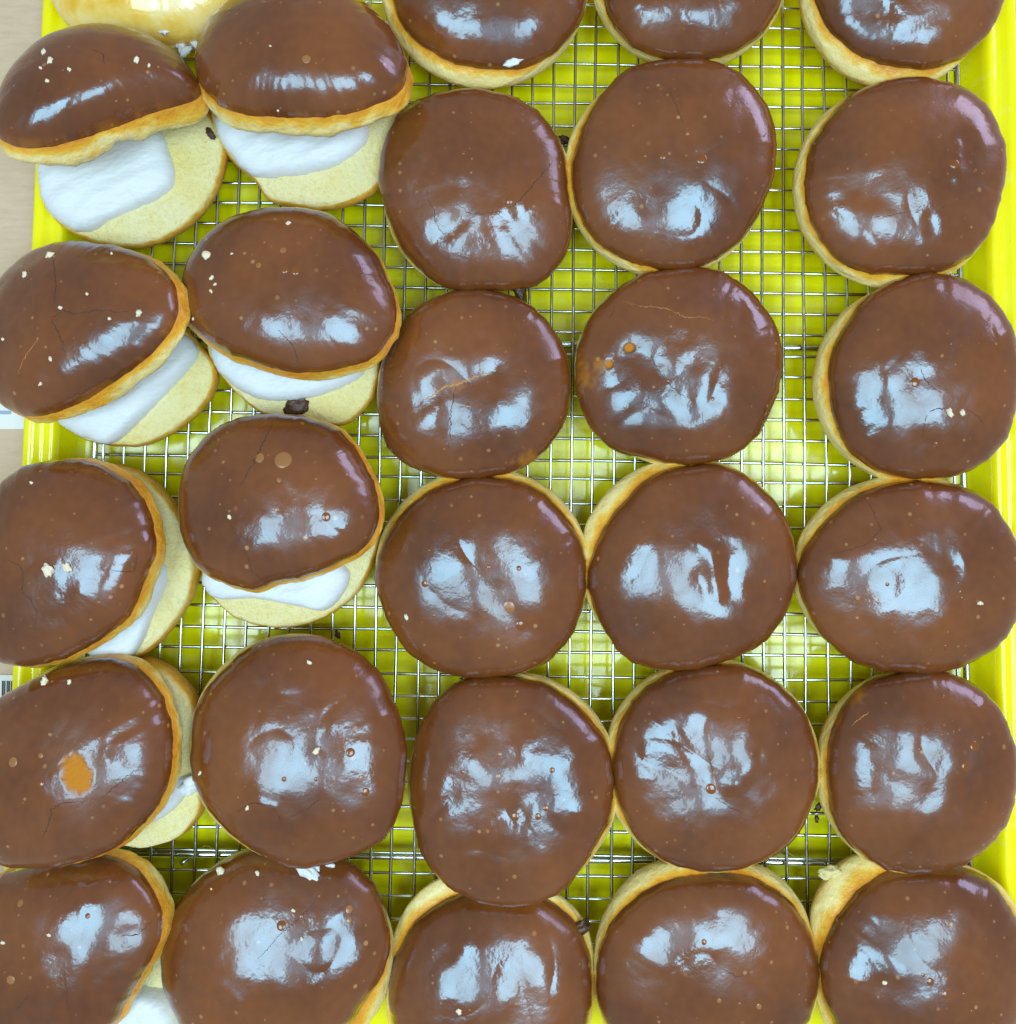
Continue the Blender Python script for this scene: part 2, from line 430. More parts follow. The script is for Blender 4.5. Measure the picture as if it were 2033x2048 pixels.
def top_half(edge, mid, n, H, thick, seed, parent):
    """lid of a cut bun: crust band under the hem, torn pale rim, cut underside"""
    nz = Noise(seed + 900); na = len(edge)
    th = np.arange(na) / na * 2 * np.pi
    tor = nz(np.cos(th) * 6, np.sin(th) * 6) + .5 * nz(np.cos(th) * 14 + 3, np.sin(th) * 14)
    rings = []; band = []
    for (sc, l) in ((.80, H * .42), (.90, H * .30), (.965, .0016), (.992, -.0007)):
        rings.append(mid + (edge - mid) * sc + n * l); band.append(np.zeros(na))
    var = 1 + .55 * nz(np.cos(th) * 1.3 + 4, np.sin(th) * 1.3 + 8) + .22 * nz(np.cos(th) * 4 + 4, np.sin(th) * 4)
    crust = (.0047 + .004 * nz(np.cos(th) * 1.6 + 1, np.sin(th) * 1.6 + 2)).clip(.0016, .009)
    tot = (.0068 + thick) * var
    NS = 12
    for i in range(1, NS + 1):
        t = i / NS
        l = -.0007 - t * tot + tor * .0009 * t
        sc = 1 + .036 * np.sin(min(t * 1.25, 1) * np.pi * .5) - .055 * max(0, t - .72) / .28 + tor * .006 * t
        sc = sc + .010 * nz(np.cos(th) * 10 + t * 2.5, np.sin(th) * 10 + t * 1.5) * min(1, t * 3)
        rings.append(mid + (edge - mid) * sc[:, None] + np.multiply.outer(l, n))
        band.append(np.clip(-l / crust, 0, 2) * .34 * (1 - .25 * t) if t < .99 else np.full(na, .7))
    for sc, k in ((.90, 1.0), (.6, .9), (.2, .88)):
        rings.append(mid + (edge - mid) * sc + np.multiply.outer(-.0007 - tot * k, n)); band.append(np.full(na, .7))
    V = np.concatenate(rings); nr = len(rings); bd = np.concatenate(band)
    F = rings_faces(nr, na, nr * na, nr * na + 1)
    fm = [1 if (f[0] // na) >= 4 + NS - 3 else 0 for f in F]
    for i in range(len(F) - 2 * na, len(F) - na): fm[i] = 0
    V = np.concatenate([V, [rings[0].mean(0)], [rings[-1].mean(0)]]); bd = np.concatenate([bd, [0, 1]])
    return mesh_obj('top_half', V, F, [M_DOUGH, M_CUT], parent, attrs={'band': bd}, fmat=fm)

def bottom_half(outline, z, tilt, seed, parent):
    nz = Noise(seed + 1300); na = 200
    u, v = np.mean(outline, 0)
    pl = Plane(u, v, z, tilt)
    cen, r, th = polar([pl.loc(*p) for p in outline], na, 2.0)
    r = r * (1 + .012 * nz(np.cos(th) * 6, np.sin(th) * 6) + .006 * nz(np.cos(th) * 20, np.sin(th) * 20))
    rings = []; band = []
    rho = np.linspace(.04, .985, 34)
    for q in rho:
        a = cen[0] + r * q * np.cos(th); b_ = cen[1] + r * q * np.sin(th)
        x, y = a / MM, b_ / MM
        hh = MM * (2.2 * (1 - q * q) + 1.0 * nz(x / 16, y / 16) + .45 * nz(x / 4.5, y / 4.5) + .3 * nz(x / 2.2, y / 2.2)) - .0012 * q**8
        rings.append(pl.world(a, b_, hh)); band.append(np.full(na, 1.0))
    E = rings[-1]; c = pl.world(cen[0], cen[1], 0.)
    B = c + (E - c) * 1.045; B[:, 2] = E[:, 2] - (E[:, 2] - RACK_Z) * .38
    Bot = c + (E - c) * .78; Bot[:, 2] = RACK_Z + .0002
    for t, bb in ((.25, 1.12), (.6, 1.3), (1., 1.5)):
        rings.append(E + (B - E) * np.array([math.sin(t * 1.57), math.sin(t * 1.57), t])); band.append(np.full(na, bb))
    ctrl = c + (E - c) * 1.03; ctrl[:, 2] = RACK_Z + .001
    for t in np.linspace(.2, 1, 6):
        rings.append(bez(B, ctrl, Bot, t)); band.append(np.full(na, 1.5 + .5 * t))
    V = np.concatenate(rings); nr = len(rings); bd = np.concatenate(band)
    F = rings_faces(nr, na, nr * na, nr * na + 1)
    fm = [1 if f[0] // na < 33 else 0 for f in F]
    for i in range(len(F) - 2 * na, len(F) - na): fm[i] = 1
    V = np.concatenate([V, [rings[0].mean(0)], [Bot.mean(0)]]); bd = np.concatenate([bd, [1, 2]])
    return mesh_obj('bottom_half', V, F, [M_DOUGH, M_CUT], parent, attrs={'band': bd}, fmat=fm)

def cream_layer(outline, z, tilt, H, seed, parent, name='cream'):
    nz = Noise(seed + 1700); na, nr0 = 200, 46
    u, v = np.mean(outline, 0); pl = Plane(u, v, z, tilt)
    cen, r, th = polar([pl.loc(*p) for p in outline], na, 1.6)
    r = r * (1 + .024 * nz(np.cos(th) * 5, np.sin(th) * 5) + .016 * nz(np.cos(th) * 19, np.sin(th) * 19))
    rings = []
    for q in 1 - (1 - np.linspace(.03, 1, nr0))**1.5:
        a = cen[0] + r * q * np.cos(th); b_ = cen[1] + r * q * np.sin(th); x, y = a / MM, b_ / MM
        xs, ys = x * .88 + y * .48, -x * .48 + y * .88
        h = H * max(0, 1 - q**9)**.6 + MM * (1 - q**9) * (2.2 * nz(x / 24, y / 24) + 1.3 * nz(xs / 20 + 5, ys / 6.5) + .3 * nz(xs / 5 + 9, ys / 1.6))
        rings.append(pl.world(a, b_, h))
    rings.append(pl.world(cen[0] + r * .97 * np.cos(th), cen[1] + r * .97 * np.sin(th), np.full(na, -.002)))
    V = np.concatenate(rings); nr = len(rings)
    F = rings_faces(nr, na, nr * na, nr * na + 1)
    V = np.concatenate([V, [rings[0].mean(0)], [rings[-1].mean(0)]])
    return mesh_obj(name, V, F, M_CREAM, parent)

def hit(bvh, u, v):
    d = ray(u, v)
    return bvh.ray_cast(Vector(CAMV), Vector(d))[:2]

def crack(bvh, c, pts, w, seed, parent, m=None, name='crack'):
    rs = np.random.RandomState(seed)
    P = np.array([px(c, *p) for p in pts], float)
    L = np.concatenate([[0], np.cumsum(np.linalg.norm(np.diff(P, axis=0), axis=1))])
    n = max(8, int(L[-1] / 3.0)); s = np.linspace(0, L[-1], n)
    U = np.stack([np.interp(s, L, P[:, 0]), np.interp(s, L, P[:, 1])], 1) + rs.randn(n, 2) * 1.1
    V = []; last = None; pos = []
    for u in U:
        p, nn = hit(bvh, *u)
        if p is not None: pos.append((p, nn))
    if len(pos) < 4: return
    k = len(pos)
    for i, (p, nn) in enumerate(pos):
        t = (pos[min(i + 1, k - 1)][0] - pos[max(i - 1, 0)][0]).normalized()
        sd = t.cross(nn).normalized()
        ww = w * MM * .40 * (math.sin(math.pi * (i + .5) / k)**.5) * (.45 + .9 * rs.rand())
        V += [p - sd * ww - nn * .0001, p + nn * (.00012 + .00008 * rs.rand()), p + sd * ww - nn * .0001]
    F = []
    for i in range(k - 1):
        a = i * 3
        F += [[a, a + 3, a + 4, a + 1], [a + 1, a + 4, a + 5, a + 2]]
    mesh_obj(name, [tuple(v) for v in V], F, m or M_CRACK, parent)

def dome_mesh(p, nn, r, flat, seed, asp=1.0, rot=0.0):
    t = nn.orthogonal().normalized(); b_ = nn.cross(t)
    if rot: t, b_ = t * math.cos(rot) + b_ * math.sin(rot), b_ * math.cos(rot) - t * math.sin(rot)
    V = []; nr, na = 6, 14
    for i in range(nr):
        q = (i + .6) / nr * 1.15
        h = math.cos(min(q, 1.15) * math.pi / 2) * flat * r; rr = math.sin(min(q, 1) * math.pi / 2) * r * (1 if q <= 1 else 1.1)
        for j in range(na):
            a = j / na * 2 * math.pi
            V.append(tuple(p + t * (math.cos(a) * rr * asp) + b_ * (math.sin(a) * rr) + nn * (h - .00005)))
    V.append(tuple(p + nn * flat * r))
    return V, rings_faces(nr, na, nr * na)

def bubble(bvh, c, x, y, r, parent, pale=False):
    p, nn = hit(bvh, *px(c, x, y))
    if p is None: return
    rad = r * CROP[c][2] * .37 / FPX
    V, F = dome_mesh(p, nn, rad, .20 if not pale else .12, 0)
    mesh_obj('bubble', V, F, M_PALEB if pale else M_BUBBLE, parent)

def crumb(bvh, c, x, y, s, seed, label, group, m=None, name='crumb', asp=1.0):
    p, nn = hit(bvh, *px(c, x, y))
    if p is None: return
    rad = s * CROP[c][2] * .31 / FPX
    lump(name, p + nn * rad * .22, rad, seed, label, group, m or M_CRUMB, asp)

_ico = None
def lump(name, p, rad, seed, label, group, m, asp=1.0, parent=None, cat='crumb', up=.55):
    global _ico
    import bmesh
    if _ico is None:
        bm = bmesh.new(); bmesh.ops.create_icosphere(bm, subdivisions=3, radius=1)
        _ico = (np.array([v.co for v in bm.verts]), [[v.index for v in f.verts] for f in bm.faces]); bm.free()
    V, F = _ico; rs = np.random.RandomState(seed); nz = Noise(seed)
    k = 1 + .75 * nz(V[:, 0] * 1.7 + V[:, 2] + 9, V[:, 1] * 1.7 - V[:, 2] + 5) + .45 * nz(V[:, 0] * 4 + V[:, 2] * 2, V[:, 1] * 4 + 31)
    P = V * k[:, None] * np.array([1.25 * asp, .85, up]) * rad
    a = rs.rand() * 6.28
    P = P @ np.array([[math.cos(a), math.sin(a), 0], [-math.sin(a), math.cos(a), 0], [0, 0, 1]])
    o = mesh_obj(name, P, F, m)
    o.location = p
    if parent is not None:
        place(o, parent); o.location = Vector(p) + o.location
    else: tag(o, label, cat, group)
    return o

# ------------------------------------------------------------------ table, tray, rack
def build_table():
    z = 0.0
    n = 40; xs = np.linspace(-.55, .55, n); ys = np.linspace(-.6, .6, n)
    V = [(x, y, z) for y in ys for x in xs]
    F = [[j * n + i, j * n + i + 1, (j + 1) * n + i + 1, (j + 1) * n + i] for j in range(n - 1) for i in range(n - 1)]
    o = mesh_obj('table_surface', V, F, M_CARD); tag(o, 'greyish brown cardboard surface under the yellow tray', None, kind='structure')
build_table()

ROT = -0.0143
TROT = -0.0115
TL, TR = at(53, 600, .028), at(2033, 600, .028)          # rim on the left and on the right
TW = .469
TCX = (TL[0] + TR[0]) / 2
TRAY_C = (TCX, 0.0)
TRAY_LEN = .66
tray_bottom_y = -.335
def rrect(hx, hy, rad, off, na=12):
    pts = []
    hx, hy, rad = hx - off, hy - off, max(rad - off, .004)
    for (sx, sy, a0) in ((1, 1, 0), (-1, 1, 90), (-1, -1, 180), (1, -1, 270)):
        for i in range(na):
            a = R(a0 + 90 * i / (na - 1)); pts.append((sx * (hx - rad) + rad * math.cos(a), sy * (hy - rad) + rad * math.sin(a)))
    return pts
def build_tray():
    prof = [(6, 1), (1.0, 3), (0, 22), (0, 26.2), (.5, 27.8), (1.8, 28.6), (4.2, 28.6), (5.8, 27.8), (7.4, 26.4), (8.8, 25.9), (10.2, 26.2), (11.6, 27.0),
            (13, 27.1), (14.4, 26.2), (15.8, 23.5), (19, 13), (21, 11), (23, 9.6), (26, 9.0), (32, 8.8), (60, 8.7), (120, 8.6)]
    rings = []
    for (o, z) in prof:
        rings += [(x, y, z * MM) for (x, y) in rrect(TW / 2, TRAY_LEN / 2, .035, o * MM)]
    na = 48
    V = np.array(rings); nr = len(prof)
    F = rings_faces(nr, na, None, None)
    V = np.concatenate([V, [[0, 0, .0086]]])
    F += [[nr * na, (nr - 1) * na + (q + 1) % na, (nr - 1) * na + q] for q in range(na)]
    F = [f[::-1] for f in F]
    o = mesh_obj('serving_tray', V, F, M_TRAY)
    o.location = (TRAY_C[0] + .0016, tray_bottom_y + TRAY_LEN / 2, .0008); o.rotation_euler = (0, 0, TROT)
    tag(o, 'glossy bright yellow plastic tray with a rolled rim under the wire rack', 'tray')
build_tray()

def tube(p0, p1, r, wob, seed, seg=24, na=8):
    nz = Noise(seed); p0, p1 = np.array(p0), np.array(p1)
    d = p1 - p0; L = np.linalg.norm(d); d /= L
    s = np.cross(d, [0, 0, 1.]); s /= np.linalg.norm(s); up = np.cross(s, d)
    V = []
    for i in range(seg + 1):
        t = i / seg; q = p0 + d * L * t
        q = q + s * wob * nz(np.array([t * 6 + .3]), np.array([.7]))[0] + up * wob * .4 * nz(np.array([t * 5 + 9.3]), np.array([3.7]))[0]
        for j in range(na):
            a = 2 * math.pi * j / na; V.append(q + s * r * math.cos(a) + up * r * math.sin(a))
    V = np.array(V); n = (seg + 1) * na
    V = np.concatenate([V, [p0], [p1]])
    return V, rings_faces(seg + 1, na, n, n + 1)

def build_rack():
    rs = np.random.RandomState(4)
    root = thing('cooling_rack', 'chromed wire cooling rack of small squares lying in the yellow tray', 'rack', (0, 0, RACK_Z))
    cr, sr = math.cos(ROT), math.sin(ROT)
    def rot(x, y): return (x * cr - y * sr, x * sr + y * cr)
    def inv(p): return (p[0] * cr + p[1] * sr, -p[0] * sr + p[1] * cr)
    r = .00074; zv = RACK_Z - r; zh = RACK_Z - 3 * r
    x_ref = inv(at(1148.6, 350, zv))[0]; x0 = inv(at(186, 907, zv))[0]; x1 = inv(at(1922, 400, zv))[0]
    y_ref = inv(at(1580, 339, zh))[1]; y0 = inv(at(1300, 1976, zh))[1]; y1 = .215
    pitch = .01004
    k0 = math.ceil((x0 + .004 - x_ref) / pitch); k1 = math.floor((x1 - .004 - x_ref) / pitch)
    def wire(a, b_, rad, z, wob, seed, name='wire'):
        V, F = tube((*rot(*a), z), (*rot(*b_), z), rad, wob, seed)
        mesh_obj(name, V, F, M_CHROME, root)
    for k in range(k0, k1 + 1):
        x = x_ref + k * pitch + rs.randn() * .00022
        wire((x, y0), (x, y1), r, zv, .0009, 100 + k)
    j0 = math.ceil((y0 + .004 - y_ref) / pitch); j1 = math.floor((y1 - y_ref) / pitch)
    for j in range(j0, j1 + 1):
        y = y_ref + j * pitch + rs.randn() * .0004
        wire((x0, y), (x1, y + rs.randn() * .0002), r, zh, .0008, 300 + j)
    for x in (x0, x1): wire((x, y0 - .001), (x, y1), .0016, RACK_Z - .0026, .0004, int(abs(x) * 1e4), 'frame_wire')
    wire((x0, y0), (x1, y0), .0016, RACK_Z - .0026, .0004, 5, 'frame_wire')
    for v in (691, 1719):
        y = inv(at(1300, v, RACK_Z - .006))[1]
        wire((x0, y), (x1, y), .0017, RACK_Z - .0048, .0005, v, 'support_bar')
    # bent feet under the bars
    for (u, v) in ((405, 1719), (1560, 1719), (1150, 691)):
        p = inv(at(u, v, RACK_Z - .006)); zt = RACK_Z - .0055
        a, b_, c = (*rot(p[0] - .010, p[1] - .002), zt), (*rot(p[0], p[1] + .003), .0108), (*rot(p[0] + .010, p[1] - .002), zt)
        V1, F1 = tube(a, b_, .0013, 0, 1, 6); V2, F2 = tube(b_, c, .0013, 0, 2, 6)
        k = len(V1); mesh_obj('foot', np.concatenate([V1, V2]), F1 + [[q + k for q in f] for f in F2], M_CHROME, root)
build_rack()

# ------------------------------------------------------------------ stickers on the cardboard
def flat_sheet(name, quad, z, th, m, parent=None):
    P = [at(u, v, z) for (u, v) in quad]
    V = [(p[0], p[1], z) for p in P] + [(p[0], p[1], z + th) for p in P]
    F = [[3, 2, 1, 0], [4, 5, 6, 7]] + [[i, (i + 1) % 4, 4 + (i + 1) % 4, 4 + i] for i in range(4)]
    return mesh_obj(name, V, F, m, parent, smooth=False)
def build_stickers():
    s = thing('paper_label', 'white paper label with faint blue print on the cardboard left of the tray', 'label', (-.25, 0, 0))
    flat_sheet('paper', [(-80, 560), (66, 560), (52, 858), (-80, 858)], .0004, .0003, M_PAPER, s)
    rs = np.random.RandomState(3)
    for i in range(9):
        y = 580 + i * 30 + rs.rand() * 4; x = rs.randint(20, 40)
        flat_sheet('print_line', [(-60, y), (x, y), (x, y + 7), (-60, y + 7)], .0009, .0001, M_BLUEINK, s)
    s = thing('barcode_sticker', 'small pale sticker with a barcode on the cardboard by the bottom left donuts', 'sticker', (-.25, -.13, 0))
    flat_sheet('paper', [(-60, 1350), (33, 1350), (30, 1440), (-60, 1440)], .0004, .0003, M_PAPER, s)
    x = 4.0
    while x < 25:
        w = rs.choice([1.2, 2.2, 3.2]); flat_sheet('bar', [(x, 1362), (x + w, 1362), (x + w - 1, 1425), (x - 1, 1425)], .0009, .0001, M_INK, s)
        x += w + rs.choice([1.2, 2.0, 2.8])
build_stickers()

# ------------------------------------------------------------------ donuts
def F_(pts): return [(x * DSP, y * DSP) for (x, y) in pts]
def ell(cx_, cy_, rx, ry, n=20): return [((cx_ + rx * math.cos(a)) * DSP, (cy_ + ry * math.sin(a)) * DSP) for a in np.arange(n) / n * 2 * math.pi]
seedc = [11]
def details(g, bvh, key, where):
    for i, it in enumerate(CRACKS.get(key, ())):
        c, pts, w = it[:3]
        crack(bvh, c, pts, w, seedc[0] * 7 + i, g, M_FISSURE if len(it) > 3 else None, 'fissure' if len(it) > 3 else 'crack')
    for (c, x, y, r, *pale) in BUBBLES.get(key, ()): bubble(bvh, c, x, y, r, g, bool(pale))
    cs = CRUMBS.get(key, ()); words = {}
    if len(cs) > 1:
        rank = sorted(range(len(cs)), key=lambda i: -cs[i][3]); words[rank[0]] = 'largest'
        for w_, k_ in (('topmost', lambda i: cs[i][2]), ('lowest', lambda i: -cs[i][2]), ('leftmost', lambda i: cs[i][1]), ('rightmost', lambda i: -cs[i][1])):
            q = min(range(len(cs)), key=k_)
            if q not in words and len(words) < len(cs): words[q] = w_
    for i, (c, x, y, s) in enumerate(cs):
        lab = (words.get(i, 'tiny') + ' pale crumb on the ' if len(cs) > 1 else 'single pale crumb on the ') + where
        crumb(bvh, c, x, y, s, seedc[0] * 31 + i, lab, 'crumbs on the ' + where)

def whole(key, label, outline, where, tilt=(0, 0), ze=.021, H=.0155, belt=None, zb=.0125, rough=1.0, folds=(), thin=(), bare=(), seed=None):
    seedc[0] += 1; seed = seed or seedc[0] * 13
    ol = F_(outline); u, v = np.mean(ol, 0)
    pl = Plane(u, v, RACK_Z + ze, tilt)
    root = thing('chocolate_donut', label, 'donut', (pl.p[0], pl.p[1], RACK_Z), 'whole chocolate glazed donuts on the rack')
    g, edge, mid, bvh = make_glaze_cap(pl, ol, H, seed, root, rough, folds, thin, bare)
    whole_dough(edge, mid, pl.n, H, belt, RACK_Z + zb, seed, root)
    details(g, bvh, key, where)
    return root, bvh, g

def cut(key, label, outline, where, tilt, ze, bottom, zc=.014, btilt=(0, 0), cream=None, ch=.008, thick=.005, H=.017, rough=1.0, folds=(), thin=(), bare=(), ctilt=None, cz=None):
    seedc[0] += 1; seed = seedc[0] * 13
    ol = F_(outline); u, v = np.mean(ol, 0)
    pl = Plane(u, v, RACK_Z + ze, tilt)
    root = thing('cream_filled_donut', label, 'donut', (pl.p[0], pl.p[1], RACK_Z), 'cut chocolate donuts filled with white cream')
    g, edge, mid, bvh = make_glaze_cap(pl, ol, H, seed, root, rough, folds, thin, bare)
    top_half(edge, mid, pl.n, H, thick, seed, root)
    bottom_half(F_(bottom), RACK_Z + zc, btilt, seed, root)
    if cream: cream_layer(F_(cream), RACK_Z + (cz or zc), ctilt or btilt, ch, seed, root)
    details(g, bvh, key, where)
    return root, bvh, g

CRACKS = {
 'W4': [('c2', [(1085, 855), (1020, 930), (970, 990), (920, 1055), (870, 1095), (830, 1115)], .8),
        ('c2', [(560, 1080), (600, 1110), (630, 1135), (700, 1140), (780, 1130), (830, 1180)], .6),
        ('c2', [(415, 1010), (420, 1070), (445, 1110), (450, 1170), (490, 1240), (525, 1250), (575, 1200), (605, 1130)], .5)],
 'W5': [('c2', [(1700, 460), (1720, 520), (1750, 590), (1775, 650)], .7)],
 'W6': [('c3', [(1030, 1310), (1150, 1300), (1250, 1280)], .5), ('c3', [(1480, 1235), (1420, 1300)], .6)],
 'W7': [('d1', [(550, 1010), (650, 950), (740, 890), (820, 880), (920, 840), (1010, 800), (1090, 780)], 1.5, 1),
        ('d1', [(1090, 780), (1180, 800)], .5),
        ('d1', [(815, 890), (795, 980), (775, 1100), (770, 1200), (770, 1290), (755, 1370)], .75),
        ('d1', [(910, 1040), (960, 1120), (1010, 1190)], .6)],
 'W8': [('d2', [(560, 390), (640, 420), (720, 435), (850, 440), (950, 465), (1030, 515), (1180, 515), (1260, 540)], .55, 1),
        ('d2', [(770, 800), (820, 900), (870, 970), (940, 1050), (1010, 1110), (1050, 1145)], .7),
        ('d2', [(1170, 1230), (1180, 1340)], .5), ('d2', [(500, 430), (490, 480), (455, 525)], .5)],
 'W9': [('d3', [(1010, 900), (1040, 990), (1100, 1060), (1160, 1100)], .8), ('d3', [(1080, 1250), (1140, 1225), (1220, 1220)], .9),
        ('d3', [(1060, 1270), (1040, 1350), (1020, 1450)], .7), ('d3', [(1370, 1230), (1440, 1270), (1500, 1340)], .6)],
 'W12': [('c6', [(880, 585), (980, 560), (1080, 530), (1160, 450), (1090, 290)], .6)],
 'W14': [('d6', [(1350, 380), (1380, 480)], .8), ('d6', [(1390, 590), (1450, 630), (1500, 650)], .6), ('d6', [(1100, 590), (1250, 590)], .4)],
 'W15': [('d5', [(410, 320), (370, 350), (320, 390)], .7, 1), ('d5', [(218, 350), (240, 390), (240, 440)], .6)],
 'A': [('c1', [(430, 230), (480, 250), (490, 300)], .8)],
 'C': [('c1', [(245, 1180), (255, 1260), (262, 1340), (255, 1420)], .7), ('c1', [(240, 1490), (290, 1450), (350, 1470), (450, 1450), (600, 1460)], .65),
       ('c1', [(240, 1490), (275, 1560), (295, 1620), (305, 1650)], .8), ('c1', [(180, 1580), (110, 1680), (85, 1750)], .5, 1)],
 'D': [('c1', [(1300, 1540), (1350, 1590), (1385, 1640), (1395, 1700)], .7)],
 'E': [('c4', [(40, 750), (100, 780), (110, 850), (105, 900), (150, 940), (170, 1000), (165, 1080)], .9), ('c4', [(640, 720), (630, 800), (520, 800)], .6)],
 'F': [('c4', [(1275, 110), (1240, 190), (1200, 270), (1160, 340), (1120, 410)], 1.1), ('c4', [(1070, 570), (1150, 700), (1180, 800), (1220, 840)], .6)],
 'G': [('c5', [(630, 565), (560, 620), (480, 690)], .7), ('c5', [(390, 710), (300, 715), (245, 740), (230, 800), (200, 880)], .9)],
 'H': [('c5', [(1500, 690), (1440, 745), (1360, 780)], .8), ('c5', [(1110, 760), (1180, 715), (1270, 730), (1320, 800)], .7)],
 'I': [('c5', [(300, 1500), (310, 1600), (320, 1690)], .8), ('c5', [(560, 1340), (650, 1330), (710, 1270)], .9), ('c5', [(130, 1620), (80, 1690)], .9)],
 'J': [('c5', [(1500, 1150), (1410, 1250), (1310, 1330), (1210, 1450)], .6)],
 'W17': [('c7', [(1510, 930), (1560, 970), (1640, 950)], .6)],
}
BUBBLES = {
 'W4': [('c2', 850, 1070, 25), ('c2', 790, 1130, 14), ('c2', 605, 810, 14)],
 'W5': [('c2', 1668, 830, 24), ('c2', 1875, 845, 34), ('c2', 1575, 825, 12), ('c2', 1650, 470, 14)],
 'W6': [('c3', 1540, 990, 35), ('c3', 1690, 1145, 18, 1), ('c3', 1715, 1045, 12), ('c3', 1665, 1030, 16), ('c3', 1450, 820, 14)],
 'W7': [('d1', 860, 365, 18, 1), ('d1', 672, 1045, 18), ('d1', 905, 1040, 22), ('d1', 380, 810, 18), ('d1', 655, 600, 10), ('d1', 685, 665, 10), ('d1', 1130, 565, 10), ('d1', 1110, 650, 9)],
 'W8': [('d2', 905, 1000, 18), ('d2', 1250, 1140, 20), ('d2', 1310, 900, 10), ('d2', 1550, 1200, 10, 1), ('d2', 1380, 1430, 12, 1)],
 'W9': [('d3', 970, 1020, 45), ('d3', 1180, 815, 18, 1), ('d3', 1225, 635, 18), ('d3', 1135, 1500, 20), ('d3', 1350, 1470, 16, 1), ('d3', 1250, 720, 14), ('d3', 690, 380, 14), ('d3', 825, 362, 14)],
 'W10': [('d4', 500, 950, 32), ('d4', 990, 820, 18), ('d4', 962, 1155, 18), ('d4', 1145, 1130, 55, 1), ('d4', 1235, 1270, 46), ('d4', 530, 690, 12), ('d4', 570, 1195, 14), ('d4', 1220, 830, 24), ('d4', 1065, 1375, 14, 1)],
 'W12': [('c6', 1195, 755, 14), ('c6', 1610, 795, 14), ('c6', 1620, 830, 12), ('c6', 1495, 805, 9), ('c6', 1597, 745, 8), ('c6', 1525, 1110, 20), ('c6', 1535, 1022, 9, 1)],
 'W13': [('d6', 665, 632, 16), ('d6', 632, 668, 16), ('d6', 692, 470, 14), ('d6', 535, 668, 22), ('d6', 470, 400, 10, 1), ('d6', 462, 495, 12, 1), ('d6', 880, 585, 12, 1), ('d6', 532, 925, 12, 1), ('d6', 310, 478, 10)],
 'W14': [('d6', 1370, 550, 26), ('d6', 1105, 225, 10), ('d6', 1490, 240, 9)],
 'W15': [('d5', 955, 497, 30), ('d5', 912, 602, 30), ('d5', 795, 238, 10), ('d5', 1108, 500, 16, 1), ('d5', 672, 512, 8), ('d5', 880, 410, 10), ('d5', 850, 420, 9), ('d5', 820, 430, 8), ('d5', 790, 435, 7)],
 'W17': [('c7', 1425, 820, 14), ('c7', 1490, 1070, 12, 1), ('c7', 1660, 1095, 14, 1), ('c7', 1580, 1085, 10)],
 'W18': [('d5', 727, 1715, 22), ('d5', 808, 1782, 24), ('d5', 690, 1680, 12), ('d5', 905, 1778, 12), ('d5', 945, 1868, 12)],
 'B': [('c1', 1155, 185, 12), ('c1', 1435, 275, 22, 1)],
 'D': [('c1', 1330, 1258, 24), ('c1', 1382, 1265, 24), ('c1', 1325, 1170, 18, 1), ('c1', 1210, 1240, 16, 1)],
 'F': [('c4', 1325, 280, 42, 1), ('c4', 1215, 270, 26, 1), ('c4', 1525, 548, 24), ('c4', 1295, 510, 12, 1), ('c4', 1305, 375, 14, 1)],
 'G': [('c5', 60, 525, 24, 1), ('c5', 190, 495, 14, 1), ('c5', 188, 628, 18)],
 'H': [('c5', 1640, 480, 24), ('c5', 1690, 600, 12, 1), ('c5', 1480, 605, 12), ('c5', 1330, 605, 14), ('c5', 1710, 665, 22)],
 'J': [('c5', 1317, 1290, 24), ('c5', 1410, 1245, 12), ('c5', 1635, 1215, 20, 1), ('c5', 1635, 1265, 14, 1)],
 'I': [('c5', 95, 1185, 18, 1), ('c5', 50, 1545, 24, 1), ('c5', 410, 1245, 14)],
}
CRUMBS = {
 'A': [('c1', 235, 285, 20), ('c1', 190, 318, 10), ('c1', 222, 378, 12), ('c1', 325, 325, 12), ('c1', 638, 280, 18), ('c1', 697, 305, 10), ('c1', 205, 245, 18)],
 'B': [('c1', 1265, 215, 7), ('c1', 1302, 515, 8)],
 'C': [('c1', 235, 1195, 24), ('c1', 118, 1285, 18), ('c1', 283, 1440, 12), ('c1', 408, 1375, 9), ('c1', 650, 1465, 18), ('c1', 512, 1490, 10), ('c1', 15, 1587, 10),
       ('c1', 237, 1680, 12), ('c1', 190, 1795, 11), ('c1', 522, 1187, 9)],
 'D': [('c1', 970, 1195, 28), ('c1', 992, 1300, 14), ('c1', 1008, 1330, 10), ('c1', 988, 1362, 10), ('c1', 1350, 1045, 14), ('c1', 905, 1490, 9), ('c1', 1085, 1187, 8)],
 'E': [('c4', 228, 798, 34), ('c4', 318, 785, 26), ('c4', 148, 388, 10)],
 'F': [('c4', 1075, 546, 13)],
 'G': [('c5', 210, 150, 28), ('c5', 325, 152, 15)],
 'H': [('c5', 1448, 60, 14), ('c5', 1480, 472, 20), ('c5', 937, 576, 12), ('c5', 1158, 740, 12)],
 'I': [('c5', 15, 1370, 12), ('c5', 230, 1335, 11)],
 'J': [('c5', 1035, 1040, 26), ('c5', 1205, 1047, 14), ('c5', 1372, 1220, 12), ('c5', 1412, 1355, 10), ('c5', 990, 1120, 7)],
 'W9': [('d3', 1235, 1255, 38), ('d3', 1335, 1255, 30)],
 'W10': [('d4', 360, 1205, 24)],
 'W12': [('c6', 1715, 860, 18)],
 'W16': [('c7', 380, 1115, 16)],
 'W18': [('d5', 490, 1720, 14)],
}

